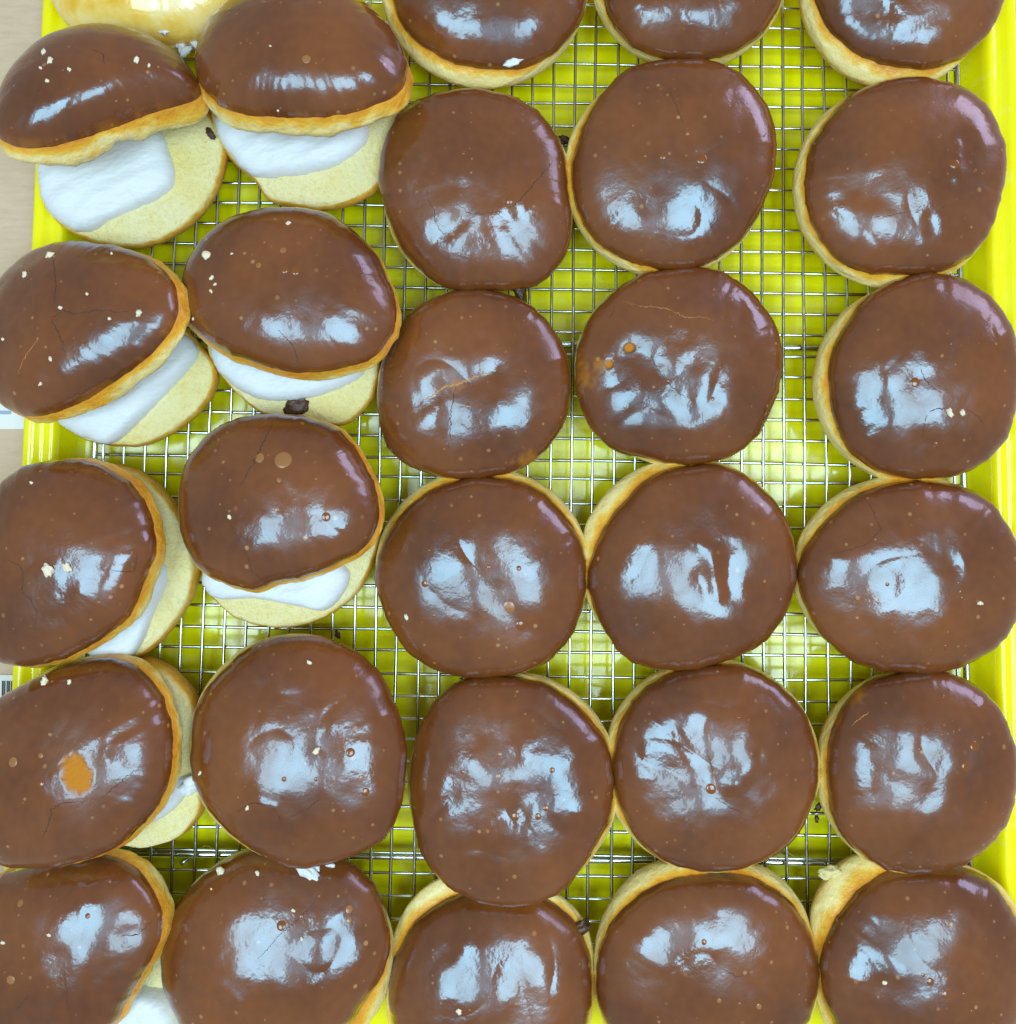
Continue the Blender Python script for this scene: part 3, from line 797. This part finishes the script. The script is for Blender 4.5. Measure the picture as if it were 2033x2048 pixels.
# --- whole donuts, third to fifth column, top to bottom
W1 = whole('W1', 'whole chocolate donut cut off by the top edge, white spot on its hem',
      [(735, -60), (740, 0), (770, 60), (830, 105), (900, 127), (980, 128), (1050, 95), (1095, 40), (1107, -20), (1090, -120), (1030, -200), (920, -235), (810, -205), (750, -130)],
      'donut cut off at top centre', belt=ell(915, -30, 196, 196), folds=[('c2', [(560, 0), (600, 150)], 5, -.6)])
W2 = whole('W2', 'whole chocolate donut cut off by the top edge, second from the right in its row',
      [(1135, -60), (1145, 20), (1180, 75), (1230, 103), (1300, 112), (1370, 105), (1430, 70), (1468, 15), (1482, -50), (1470, -130), (1410, -200), (1300, -225), (1200, -195), (1145, -130)],
      'second donut from the right in the top row', belt=ell(1300, -50, 186, 180))
W3 = whole('W3', 'whole chocolate donut in the top right corner with a wide pale golden rim',
      [(1530, -60), (1540, 0), (1575, 65), (1635, 108), (1700, 127), (1770, 125), (1835, 95), (1880, 40), (1897, -20), (1885, -110), (1830, -190), (1720, -225), (1610, -195), (1548, -130)],
      'donut in the top right corner', belt=ell(1690, -32, 182, 200), folds=[('c3', [(830, 60), (1000, 40), (1110, 70)], 4, -.9)])
W4 = whole('W4', 'whole chocolate donut with a dented, cracked top, second from the top of third column',
      [(716, 340), (722, 275), (745, 225), (790, 187), (880, 168), (960, 178), (1020, 215), (1058, 270), (1072, 350), (1080, 425), (1062, 490), (1015, 535), (930, 548), (840, 540), (775, 490), (738, 425)],
      'cracked dented donut in the middle column', belt=ell(905, 370, 180, 186), zb=.011, rough=.9,
      folds=[('c2', [(500, 740), (500, 900), (520, 990)], 4.5, -1.2), ('c2', [(300, 1070), (450, 1055), (650, 1090), (800, 1070)], 6, -1.0), ('c2', [(500, 1240), (590, 1170)], 4, -1.0), ('c2', [(850, 1170), (900, 1260)], 4, -.8)])
W5 = whole('W5', 'whole chocolate donut with a pair of round bubbles near its middle, fourth column',
      [(1270, 110), (1185, 130), (1135, 180), (1098, 245), (1080, 310), (1088, 385), (1118, 445), (1180, 490), (1270, 508), (1350, 490), (1418, 430), (1458, 335), (1465, 250), (1442, 190), (1400, 140), (1340, 115)],
      'donut with two bubbles in the fourth column', belt=ell(1255, 329, 191, 195), rough=.8)
W6 = whole('W6', 'whole chocolate donut beside the tray rim with one long bubble, below the top right one',
      [(1700, 147), (1620, 170), (1562, 225), (1528, 290), (1520, 370), (1538, 430), (1580, 488), (1640, 513), (1720, 518), (1800, 503), (1860, 450), (1890, 370), (1897, 290), (1875, 220), (1830, 170), (1770, 150)],
      'right column donut with a long bubble', belt=ell(1690, 353, 193, 193), rough=.8,
      folds=[('c3', [(1540, 880), (1560, 1080)], 2.5, .9), ('c3', [(950, 1150), (1200, 1250), (1300, 1230)], 5, -.7), ('c3', [(1390, 1340), (1410, 1390)], 3, -.8)])
W7 = whole('W7', 'whole chocolate donut with an orange split across its middle, third column',
      [(890, 545), (800, 570), (745, 630), (718, 700), (714, 780), (737, 850), (790, 888), (870, 902), (960, 893), (1028, 853), (1066, 790), (1078, 720), (1062, 650), (1020, 592), (960, 556)],
      'donut split across its middle', belt=ell(890, 735, 176, 176), zb=.013, rough=.75, thin=[('d1', 820, 870, 60), ('d1', 1380, 1470, 100)],
      folds=[('d1', [(550, 1010), (740, 890), (920, 840), (1090, 780)], 6, -1.2), ('d1', [(810, 900), (780, 1100), (770, 1290)], 5, -.8), ('d1', [(1000, 900), (1200, 930)], 6, -.7)])
W8 = whole('W8', 'whole chocolate donut with small orange holes in its left side, fourth column',
      [(1290, 505), (1205, 520), (1138, 570), (1100, 630), (1086, 700), (1102, 785), (1150, 842), (1210, 863), (1290, 876), (1380, 860), (1440, 808), (1470, 730), (1475, 650), (1450, 590), (1400, 532), (1350, 510)],
      'donut with orange holes in its side', belt=ell(1277, 695, 193, 184), rough=1.0,
      thin=[('d2', 390, 880, 65), ('d2', 250, 960, 110), ('d2', 230, 860, 80)], bare=[('d2', 615, 745, 38, 30, .4), ('d2', 460, 870, 26, 30, 0)],
      folds=[('d2', [(770, 800), (880, 980), (1050, 1140)], 6, -1.0), ('d2', [(1090, 900), (1060, 1010)], 4, -.7), ('d2', [(1320, 1040), (1250, 1130)], 4, -.6), ('d2', [(620, 740), (640, 800)], 4, -.9)])
W9 = whole('W9', 'whole chocolate donut beside the tray rim with two white flakes in its cracks',
      [(1740, 515), (1660, 545), (1604, 600), (1568, 680), (1572, 770), (1602, 850), (1660, 888), (1740, 903), (1830, 890), (1890, 840), (1918, 760), (1925, 690), (1905, 610), (1850, 542), (1800, 520)],
      'right column donut with white flakes', belt=ell(1716, 724, 181, 187), zb=.0115, rough=.9,
      folds=[('d3', [(970, 1020), (1010, 1300), (1000, 1450)], 6, -1.0), ('d3', [(1160, 1120), (1400, 1060), (1440, 1150)], 6, .8), ('d3', [(480, 960), (500, 1150)], 5, .6)])
W10 = whole('W10', 'smooth whole chocolate donut with one oval pale bubble, middle of the tray',
      [(890, 901), (812, 925), (752, 980), (717, 1040), (709, 1100), (737, 1180), (790, 1248), (860, 1275), (950, 1275), (1040, 1245), (1088, 1180), (1106, 1100), (1098, 1030), (1066, 970), (1010, 922), (950, 903)],
      'smooth donut in the middle of the tray', belt=ell(912, 1073, 202, 191), zb=.012, rough=.7, folds=[('d4', [(1050, 1040), (1140, 1130), (1260, 1290)], 4, -.7)])
W11 = whole('W11', 'whole chocolate donut with a deep S-shaped fold in its bright top, fourth column',
      [(1310, 878), (1235, 897), (1174, 950), (1130, 1020), (1110, 1090), (1130, 1170), (1180, 1238), (1250, 1264), (1330, 1259), (1420, 1225), (1480, 1165), (1503, 1090), (1495, 1010), (1465, 950), (1420, 905), (1370, 880)],
      'donut with the folded top', belt=ell(1296, 1060, 203, 197), rough=.9,
      folds=[('c6', [(130, 520), (190, 580), (222, 660), (235, 740), (240, 800)], 3.4, 1.0), ('c6', [(310, 610), (290, 680), (285, 750), (300, 820)], 4, -1.3), ('c6', [(150, 720), (175, 780), (190, 820)], 4, -.7)])
W12 = whole('W12', 'wide whole chocolate donut third from the bottom by the right tray rim',
      [(1720, 908), (1640, 925), (1572, 970), (1522, 1030), (1505, 1090), (1525, 1150), (1562, 1210), (1620, 1253), (1700, 1268), (1790, 1265), (1870, 1230), (1915, 1170), (1932, 1090), (1918, 1020), (1880, 960), (1820, 920)],
      'wide right column donut', belt=ell(1712, 1080, 216, 184), rough=.8,
      folds=[('c6', [(1440, 560), (1540, 650)], 4, -.9), ('c6', [(1520, 500), (1545, 640)], 4, -.9), ('c6', [(900, 600), (1060, 560), (1160, 480)], 4, .5), ('c6', [(1400, 640), (1300, 720)], 6, -.3)])
W13 = whole('W13', 'tall whole chocolate donut overlapping the one below it, third column',
      [(920, 1278), (852, 1290), (798, 1360), (778, 1430), (774, 1510), (792, 1600), (842, 1670), (920, 1706), (990, 1710), (1060, 1680), (1110, 1620), (1148, 1550), (1158, 1480), (1143, 1400), (1100, 1340), (1040, 1297), (980, 1280)],
      'tall donut second from the bottom', tilt=(-.02, .07), ze=.024, belt=ell(969, 1476, 199, 207), zb=.0145, rough=1.0,
      folds=[('d6', [(430, 330), (540, 430), (590, 560), (540, 650)], 7, -1.0), ('d6', [(300, 600), (450, 640), (620, 560)], 6, -.8), ('d6', [(800, 650), (880, 630)], 2.5, .6)])
W14 = whole('W14', 'whole chocolate donut with jagged cracks, second from the bottom of the fourth column',
      [(1370, 1253), (1290, 1265), (1214, 1302), (1174, 1360), (1158, 1430), (1167, 1510), (1202, 1585), (1262, 1628), (1340, 1643), (1430, 1630), (1500, 1580), (1538, 1500), (1543, 1420), (1520, 1350), (1470, 1292), (1420, 1262)],
      'cracked donut second from the bottom', tilt=(0, .05), ze=.023, belt=ell(1342, 1442, 204, 199), zb=.0135, rough=1.0,
      folds=[('d6', [(1340, 300), (1350, 400), (1380, 540)], 6, -1.1), ('d6', [(1470, 520), (1540, 430)], 3, .7), ('d6', [(1080, 430), (1250, 470)], 5, -.7), ('d6', [(1180, 250), (1320, 330)], 8, -.6)])
W15 = whole('W15', 'whole chocolate donut with two round bubbles at one side by the right rim',
      [(1740, 1265), (1652, 1280), (1594, 1330), (1566, 1400), (1562, 1480), (1577, 1550), (1622, 1610), (1690, 1644), (1770, 1645), (1850, 1610), (1900, 1550), (1918, 1480), (1915, 1410), (1890, 1340), (1840, 1292), (1790, 1270)],
      'right column donut with two round bubbles', tilt=(0, .05), ze=.023, belt=ell(1725, 1454, 186, 191), zb=.0125, rough=.7, thin=[('d5', 290, 235, 55), ('d5', 360, 250, 60)],
      folds=[('d5', [(680, 540), (770, 570)], 4, -.7), ('d5', [(590, 680), (690, 740)], 5, -.7), ('d5', [(450, 400), (470, 700)], 7, -.7)])
W16 = whole('W16', 'whole chocolate donut cut off by the bottom edge, tucked under the tall donut',
      [(930, 1672), (860, 1690), (794, 1730), (754, 1790), (737, 1850), (742, 1930), (790, 2010), (930, 2055), (1060, 2010), (1108, 1930), (1118, 1840), (1098, 1765), (1060, 1715), (1000, 1685)],
      'donut tucked under the tall one', tilt=(0, .12), ze=.0175, H=.016, belt=[(x * DSP, y * DSP) for (x, y) in [(840, 1652), (775, 1700), (738, 1780), (730, 1850), (742, 1950), (830, 2040), (930, 2060), (1040, 2030), (1105, 1950), (1122, 1850), (1112, 1755), (1070, 1700), (1000, 1660), (920, 1640)]], zb=.0095, rough=.9,
      folds=[('c7', [(320, 800), (330, 850)], 4, -1.2), ('c7', [(440, 900), (560, 880), (640, 960)], 6, -.5), ('c7', [(800, 700), (900, 760)], 4, -1.2)])
W17 = whole('W17', 'whole chocolate donut cut off by the bottom edge with a broad golden rim above it',
      [(1340, 1650), (1252, 1667), (1184, 1710), (1140, 1770), (1125, 1840), (1137, 1910), (1185, 1985), (1340, 2035), (1480, 1990), (1530, 1910), (1545, 1830), (1525, 1752), (1480, 1692), (1420, 1658)],
      'bottom row donut with a broad golden rim', tilt=(0, -.02), ze=.0195, H=.016, belt=[(x * DSP, y * DSP) for (x, y) in [(1330, 1622), (1240, 1627), (1175, 1672), (1134, 1740), (1120, 1820), (1130, 1900), (1180, 1990), (1330, 2040), (1480, 2000), (1530, 1910), (1543, 1830), (1520, 1720), (1475, 1655), (1410, 1628)]], zb=.0105, rough=.8)
W18 = whole('W18', 'whole chocolate donut in the bottom right corner with a torn golden lump at its side',
      [(1770, 1634), (1682, 1642), (1612, 1692), (1567, 1760), (1549, 1830), (1562, 1900), (1610, 1975), (1740, 2035), (1880, 1985), (1930, 1900), (1940, 1800), (1912, 1720), (1870, 1662), (1820, 1637)],
      'donut in the bottom right corner', tilt=(.03, .05), ze=.0205, H=.017, belt=[(x * DSP, y * DSP) for (x, y) in [(1700, 1615), (1620, 1612), (1565, 1650), (1532, 1710), (1530, 1800), (1540, 1880), (1580, 1970), (1730, 2040), (1880, 1990), (1935, 1900), (1945, 1800), (1920, 1715), (1870, 1655), (1790, 1625)]], zb=.0105, rough=.9,
      folds=[('d5', [(330, 1380), (480, 1370)], 4, .8), ('d5', [(390, 1560), (560, 1640)], 4, .7), ('d5', [(560, 1300), (600, 1500)], 7, -.6)])

# --- cut donuts with cream, the two left columns
A = cut('A', 'cut donut lying wide open with the most white cream showing, top of the left column',
      [(2, 262), (-8, 215), (14, 165), (56, 115), (120, 83), (200, 72), (280, 82), (340, 112), (372, 150), (380, 182), (335, 193), (270, 216), (200, 242), (120, 266), (55, 276)],
      'wide open cream donut', tilt=(.05, .55), ze=.047, H=.022, rough=.7,
      bottom=[(380, 200), (412, 255), (417, 300), (400, 355), (360, 410), (300, 447), (250, 461), (190, 455), (130, 432), (90, 395), (75, 330), (80, 250), (140, 170), (230, 140), (320, 155)],
      zc=.014, cream=[(78, 300), (76, 345), (88, 392), (122, 425), (165, 438), (230, 408), (300, 378), (333, 343), (325, 295), (300, 240), (220, 200), (130, 220)], ch=.0085, thick=.0055)
B = cut('B', 'cut cream donut with its lid pushed back, top of the second column',
      [(368, 125), (382, 72), (430, 20), (500, -18), (580, -25), (660, -2), (720, 40), (758, 92), (768, 140), (755, 172), (705, 196), (645, 212), (570, 218), (490, 216), (430, 203), (392, 175)],
      'open cream donut at the top of the second column', tilt=(-.02, .45), ze=.043, H=.022, rough=.8, thin=[('c1', 1540, 530, 40)],
      bottom=[(405, 250), (440, 300), (485, 340), (500, 368), (560, 385), (610, 388), (660, 378), (712, 345), (742, 285), (752, 210), (700, 120), (570, 80), (450, 130), (400, 190)],
      cream=[(408, 215), (414, 262), (440, 298), (480, 333), (560, 333), (640, 313), (690, 272), (697, 235), (640, 150), (540, 130), (450, 150)], ch=.0085, thick=.0055,
      folds=[('c1', [(1230, 400), (1300, 380), (1400, 420)], 3, .7), ('c1', [(1400, 400), (1420, 480)], 3, -.7)])
C = cut('C', 'cut cream donut with lid slid to upper left, second from the top, left column',
      [(-22, 730), (-45, 670), (-30, 590), (8, 530), (60, 482), (120, 460), (200, 462), (270, 482), (315, 518), (334, 560), (330, 605), (300, 650), (250, 692), (190, 735), (120, 772), (60, 783), (10, 768)],
      'second cream donut of the left column', tilt=(-.30, .22), ze=.040, H=.018, rough=.9,
      bottom=[(378, 660), (402, 700), (390, 748), (340, 800), (270, 836), (210, 838), (150, 825), (110, 790), (60, 720), (80, 620), (180, 560), (300, 590)],
      cream=[(330, 622), (372, 652), (368, 685), (310, 752), (222, 832), (180, 832), (115, 800), (90, 740), (150, 640), (250, 600)], ch=.0085, thick=.005)
D = cut('D', 'cut cream donut with a dark chocolate smear on its pale bottom half, second column',
      [(345, 570), (347, 510), (376, 460), (430, 416), (500, 395), (590, 397), (650, 422), (700, 467), (730, 522), (747, 580), (733, 640), (704, 675), (640, 694), (570, 702), (500, 689), (430, 664), (380, 630), (347, 597)],
      'cream donut with the chocolate smear', tilt=(0, .20), ze=.038, H=.018, rough=.8,
      bottom=[(400, 680), (430, 725), (480, 770), (520, 785), (590, 792), (640, 800), (690, 762), (712, 690), (690, 560), (560, 500), (430, 560), (390, 640)],
      cream=[(398, 665), (430, 718), (490, 753), (560, 755), (620, 742), (690, 702), (690, 640), (560, 560), (430, 600)], ch=.008, thick=.0045)
E = cut('E', 'cut cream donut with a ragged bite-like notch in its glaze, third of the left column',
      [(120, 869), (60, 876), (10, 905), (-25, 960), (-45, 1050), (-45, 1150), (-20, 1228), (20, 1255), (80, 1254), (150, 1229), (210, 1190), (252, 1148), (275, 1085), (293, 1040), (285, 980), (260, 930), (220, 892), (170, 873)],
      'cream donut with the ragged glaze', tilt=(-.13, .10), ze=.040, H=.017, rough=.9,
      zc=.020, bottom=[(190, 883), (252, 894), (303, 938), (343, 1000), (361, 1070), (350, 1130), (312, 1190), (260, 1238), (190, 1240), (100, 1180), (60, 1060), (110, 930)],
      cream=[(270, 1060), (314, 1063), (318, 1092), (300, 1140), (252, 1236), (180, 1240), (140, 1180), (190, 1090)], ch=.008, thick=.0045)
Fd = cut('F', 'cut cream donut with two large pale round spots in its glaze, second column',
      [(340, 930), (352, 870), (400, 817), (460, 787), (540, 782), (610, 797), (660, 832), (695, 890), (716, 958), (698, 1018), (650, 1056), (590, 1083), (520, 1098), (480, 1112), (440, 1104), (388, 1084), (360, 1048), (340, 990)],
      'cream donut with two pale spots', tilt=(-.06, .16), ze=.038, H=.018, rough=.8,
      bottom=[(385, 1100), (405, 1135), (445, 1167), (520, 1185), (600, 1170), (668, 1120), (703, 1050), (712, 990), (660, 900), (530, 860), (410, 930), (375, 1030)],
      cream=[(382, 1085), (410, 1128), (480, 1128), (560, 1142), (618, 1150), (652, 1112), (655, 1070), (560, 980), (440, 1000)], ch=.008, thick=.0025)
G = cut('G', 'cut donut with an orange bare oval in its glaze, fourth of the left column',
      [(-60, 1430), (-40, 1360), (5, 1315), (55, 1285), (120, 1255), (200, 1244), (260, 1260), (300, 1302), (320, 1370), (324, 1430), (308, 1500), (268, 1558), (200, 1607), (120, 1633), (40, 1638), (-20, 1620), (-60, 1540)],
      'donut with the bare orange oval', tilt=(-.05, .12), ze=.038, H=.018, rough=.85, bare=[('c5', 370, 580, 58, 82, .45)],
      zc=.020, bottom=[(245, 1250), (303, 1268), (353, 1318), (368, 1375), (371, 1440), (372, 1490), (373, 1535), (340, 1578), (290, 1600), (230, 1600), (120, 1560), (60, 1450), (100, 1320), (180, 1265)],
      cream=[(310, 1450), (345, 1470), (350, 1500), (310, 1540), (240, 1560), (160, 1500), (180, 1400), (260, 1400)], ch=.009, thick=.003)
H_ = whole('H', 'large chocolate donut with a crumpled hem and cream squeezed out below, second column',
      [(362, 1400), (372, 1332), (412, 1272), (480, 1217), (560, 1197), (640, 1212), (700, 1252), (738, 1312), (763, 1380), (766, 1450), (753, 1530), (718, 1588), (650, 1622), (560, 1638), (490, 1608), (422, 1560), (382, 1510), (362, 1450)],
      'large donut with the crumpled hem', tilt=(-.03, .10), ze=.030, H=.018, belt=ell(556, 1405, 196, 208), zb=.018, rough=.9,
      folds=[('c5', [(1110, 770), (1190, 715), (1290, 740), (1330, 810)], 2.5, .8), ('c5', [(1300, 900), (1400, 950)], 4, .7), ('c5', [(1150, 830), (1280, 850)], 4, -.8)])
I_ = cut('I', 'chocolate donut in the bottom left corner, its top tucked under the donut above',
      [(-90, 1790), (-60, 1710), (0, 1655), (90, 1625), (190, 1615), (255, 1640), (292, 1685), (305, 1740), (298, 1778), (272, 1830), (240, 1882), (212, 1935), (120, 2000), (0, 2010), (-70, 1920)],
      'donut in the bottom left corner', tilt=(-.12, .10), ze=.029, H=.017, rough=1.0,
      bottom=[(280, 1690), (312, 1760), (330, 1850), (335, 1930), (290, 2010), (180, 2040), (50, 2000), (0, 1880), (60, 1740), (180, 1680)],
      zc=.012, cream=[(290, 1860), (330, 1880), (345, 1940), (300, 1990), (200, 2000), (150, 1920), (220, 1850)], ch=.009, thick=.0045,
      folds=[('c5', [(380, 1160), (560, 1110)], 4, .9), ('c5', [(560, 1350), (700, 1330)], 4, -1.0)])
J = whole('J', 'large chocolate donut at the bottom of the second column with a dark round bubble',
      [(305, 1800), (322, 1732), (370, 1665), (440, 1618), (540, 1600), (640, 1618), (690, 1652), (722, 1710), (737, 1780), (725, 1830), (690, 1888), (640, 1945), (500, 2000), (380, 1970), (318, 1890)],
      'donut at the bottom of the second column', tilt=(-.05, .10), ze=.0235, H=.018, belt=ell(530, 1800, 215, 205), zb=.013, rough=.9,
      folds=[('c5', [(950, 1570), (1050, 1570), (1130, 1640)], 2.5, .7), ('c5', [(1000, 1640), (1080, 1690)], 4, -1.0)])

# --- small parts of particular donuts
def on(d, c, x, y, rad, m, name, seed, asp=1.0, up=.5):
    p, nn = hit(d[1], *px(c, x, y))
    if p is not None: lump(name, tuple(p + nn * rad * .15), rad, seed, None, None, m, asp, parent=d[0], up=up)
on(W1, 'c2', 868, 328, .0022, M_CREAM, 'white_spot', 3, 1.5)  # small white lump on the hem, in the cream material
def bit(root, c, x, y, z, rad, m, name, seed, asp=1.0, up=.5):
    p = at(*px(c, x, y), RACK_Z + z); lump(name, tuple(p), rad, seed, None, None, m, asp, parent=root, up=up)
for (x, y, r_, sd, asp) in ((1425, 1030, .0030, 8, 2.0), (1480, 1015, .0018, 10, 1.6), (1545, 1010, .0013, 9, 1.2)):
    p_, n_ = hit(J[1], *px('c5', x, y))
    if p_ is not None: lump('cream', tuple(p_ + n_ * r_ * .4), r_, sd, None, None, M_CREAM, asp, parent=H_[0], up=.6)
bit(H_[0], 'c5', 885, 630, .020, .0055, M_CREAM, 'cream', 21, .8, 1.0)
bit(D[0], 'c1', 1393, 1885, .0150, .0058, M_CHOCBIT, 'chocolate_smear', 12, .8, .3)
bit(W18[0], 'd5', 212, 1150, .0125, .0030, M_CUT, 'dough_lump', 14, 1.4, .8)
bit(A[0], 'c1', 985, 625, .0150, .0018, M_CHOCBIT, 'chocolate_smear', 15, 1.5, .25)
bit(W4[0], 'c2', 890, 1510, .012, .0036, M_CHOCBIT, 'chocolate_smear', 17, 2.2, .35)
bit(W16[0], 'c7', 885, 770, .015, .0030, M_CHOCBIT, 'chocolate_smear', 19, 1.5, .5)

# --- sugar glazed bun in the top left corner
def sugar_bun():
    m, nt, b = mat('sugar_glazed_bun'); P = geo(nt)
    n = noise(nt, P, 45, 4, .6)
    col = ramp(nt, n, [(.36, (.84, .48, .03)), (.52, (.90, .66, .16)), (.70, (.92, .82, .48))])
    lk(nt, col, b.inputs['Base Color']); b.inputs['Roughness'].default_value = .22; b.inputs['Coat Weight'].default_value = .5
    lk(nt, bump(nt, noise(nt, P, 150, 3), .3, .001), b.inputs['Normal'])
    ol = F_([(88, -60), (98, 0), (125, 42), (175, 66), (260, 80), (340, 80), (400, 62), (455, 25), (490, -20), (480, -90), (380, -140), (220, -140), (120, -110)])
    u, v = np.mean(ol, 0); pl = Plane(u, v, RACK_Z + .020, (0, 0))
    root = thing('sugar_glazed_donut', 'pale sugar glazed long donut cut off by the top left edge', 'donut', (pl.p[0], pl.p[1], RACK_Z))
    g, edge, mid, bvh = make_glaze_cap(pl, ol, .019, 77, root, .6)
    g.name = 'sugar_glaze'; g.data.materials.clear(); g.data.materials.append(m)
    whole_dough(edge, mid, pl.n, .019, None, RACK_Z + .012, 77, root)
    for i, (x, y, r_) in enumerate(((1090, 185, .0026), (1240, 270, .0030), (1330, 290, .0022), (1270, 350, .0018))):
        uu, vv = x * .292, y * .292
        lump('icing_drip', tuple(at(uu, vv, RACK_Z + (.028 if i == 0 else .018))), r_, 40 + i, None, None, M_CREAM, 1.5, parent=root, up=.5)
sugar_bun()

# --- loose bits on the rack and the tray rim
for i, (c, x, y, z, r_, m_, lab) in enumerate((
        ('c2', 1146, 745, .004, .0024, M_CHOCBIT, 'dark chocolate scrap on the rack right of the cracked dented donut'),
        ('c4', 1580, 1098, .003, .0014, M_CHOCBIT, 'small dark chocolate drop on the rack above the large crumpled donut'),
        ('d5', 150, 812, .004, .0015, M_CHOCBIT, 'dark chocolate scrap between the two cracked donuts near the right rim'),
        ('d5', 140, 872, .003, .0011, M_CHOCBIT, 'smaller dark chocolate scrap on the rack, lower right'),
        ('c3', 1858, 305, .0035, .0012, M_CRUMB, 'tiny pale crumb on the right tray rim near the top'),
        ('c3', 1845, 1375, .0035, .0010, M_CRUMB, 'tiny pale crumb on the right tray rim beside the second donut'))):
    lump('chocolate_scrap' if m_ is M_CHOCBIT else 'crumb', tuple(at(*px(c, x, y), RACK_Z + z - .0015)), r_, 300 + i, lab, 'loose bits on rack and tray', m_, 1.2)
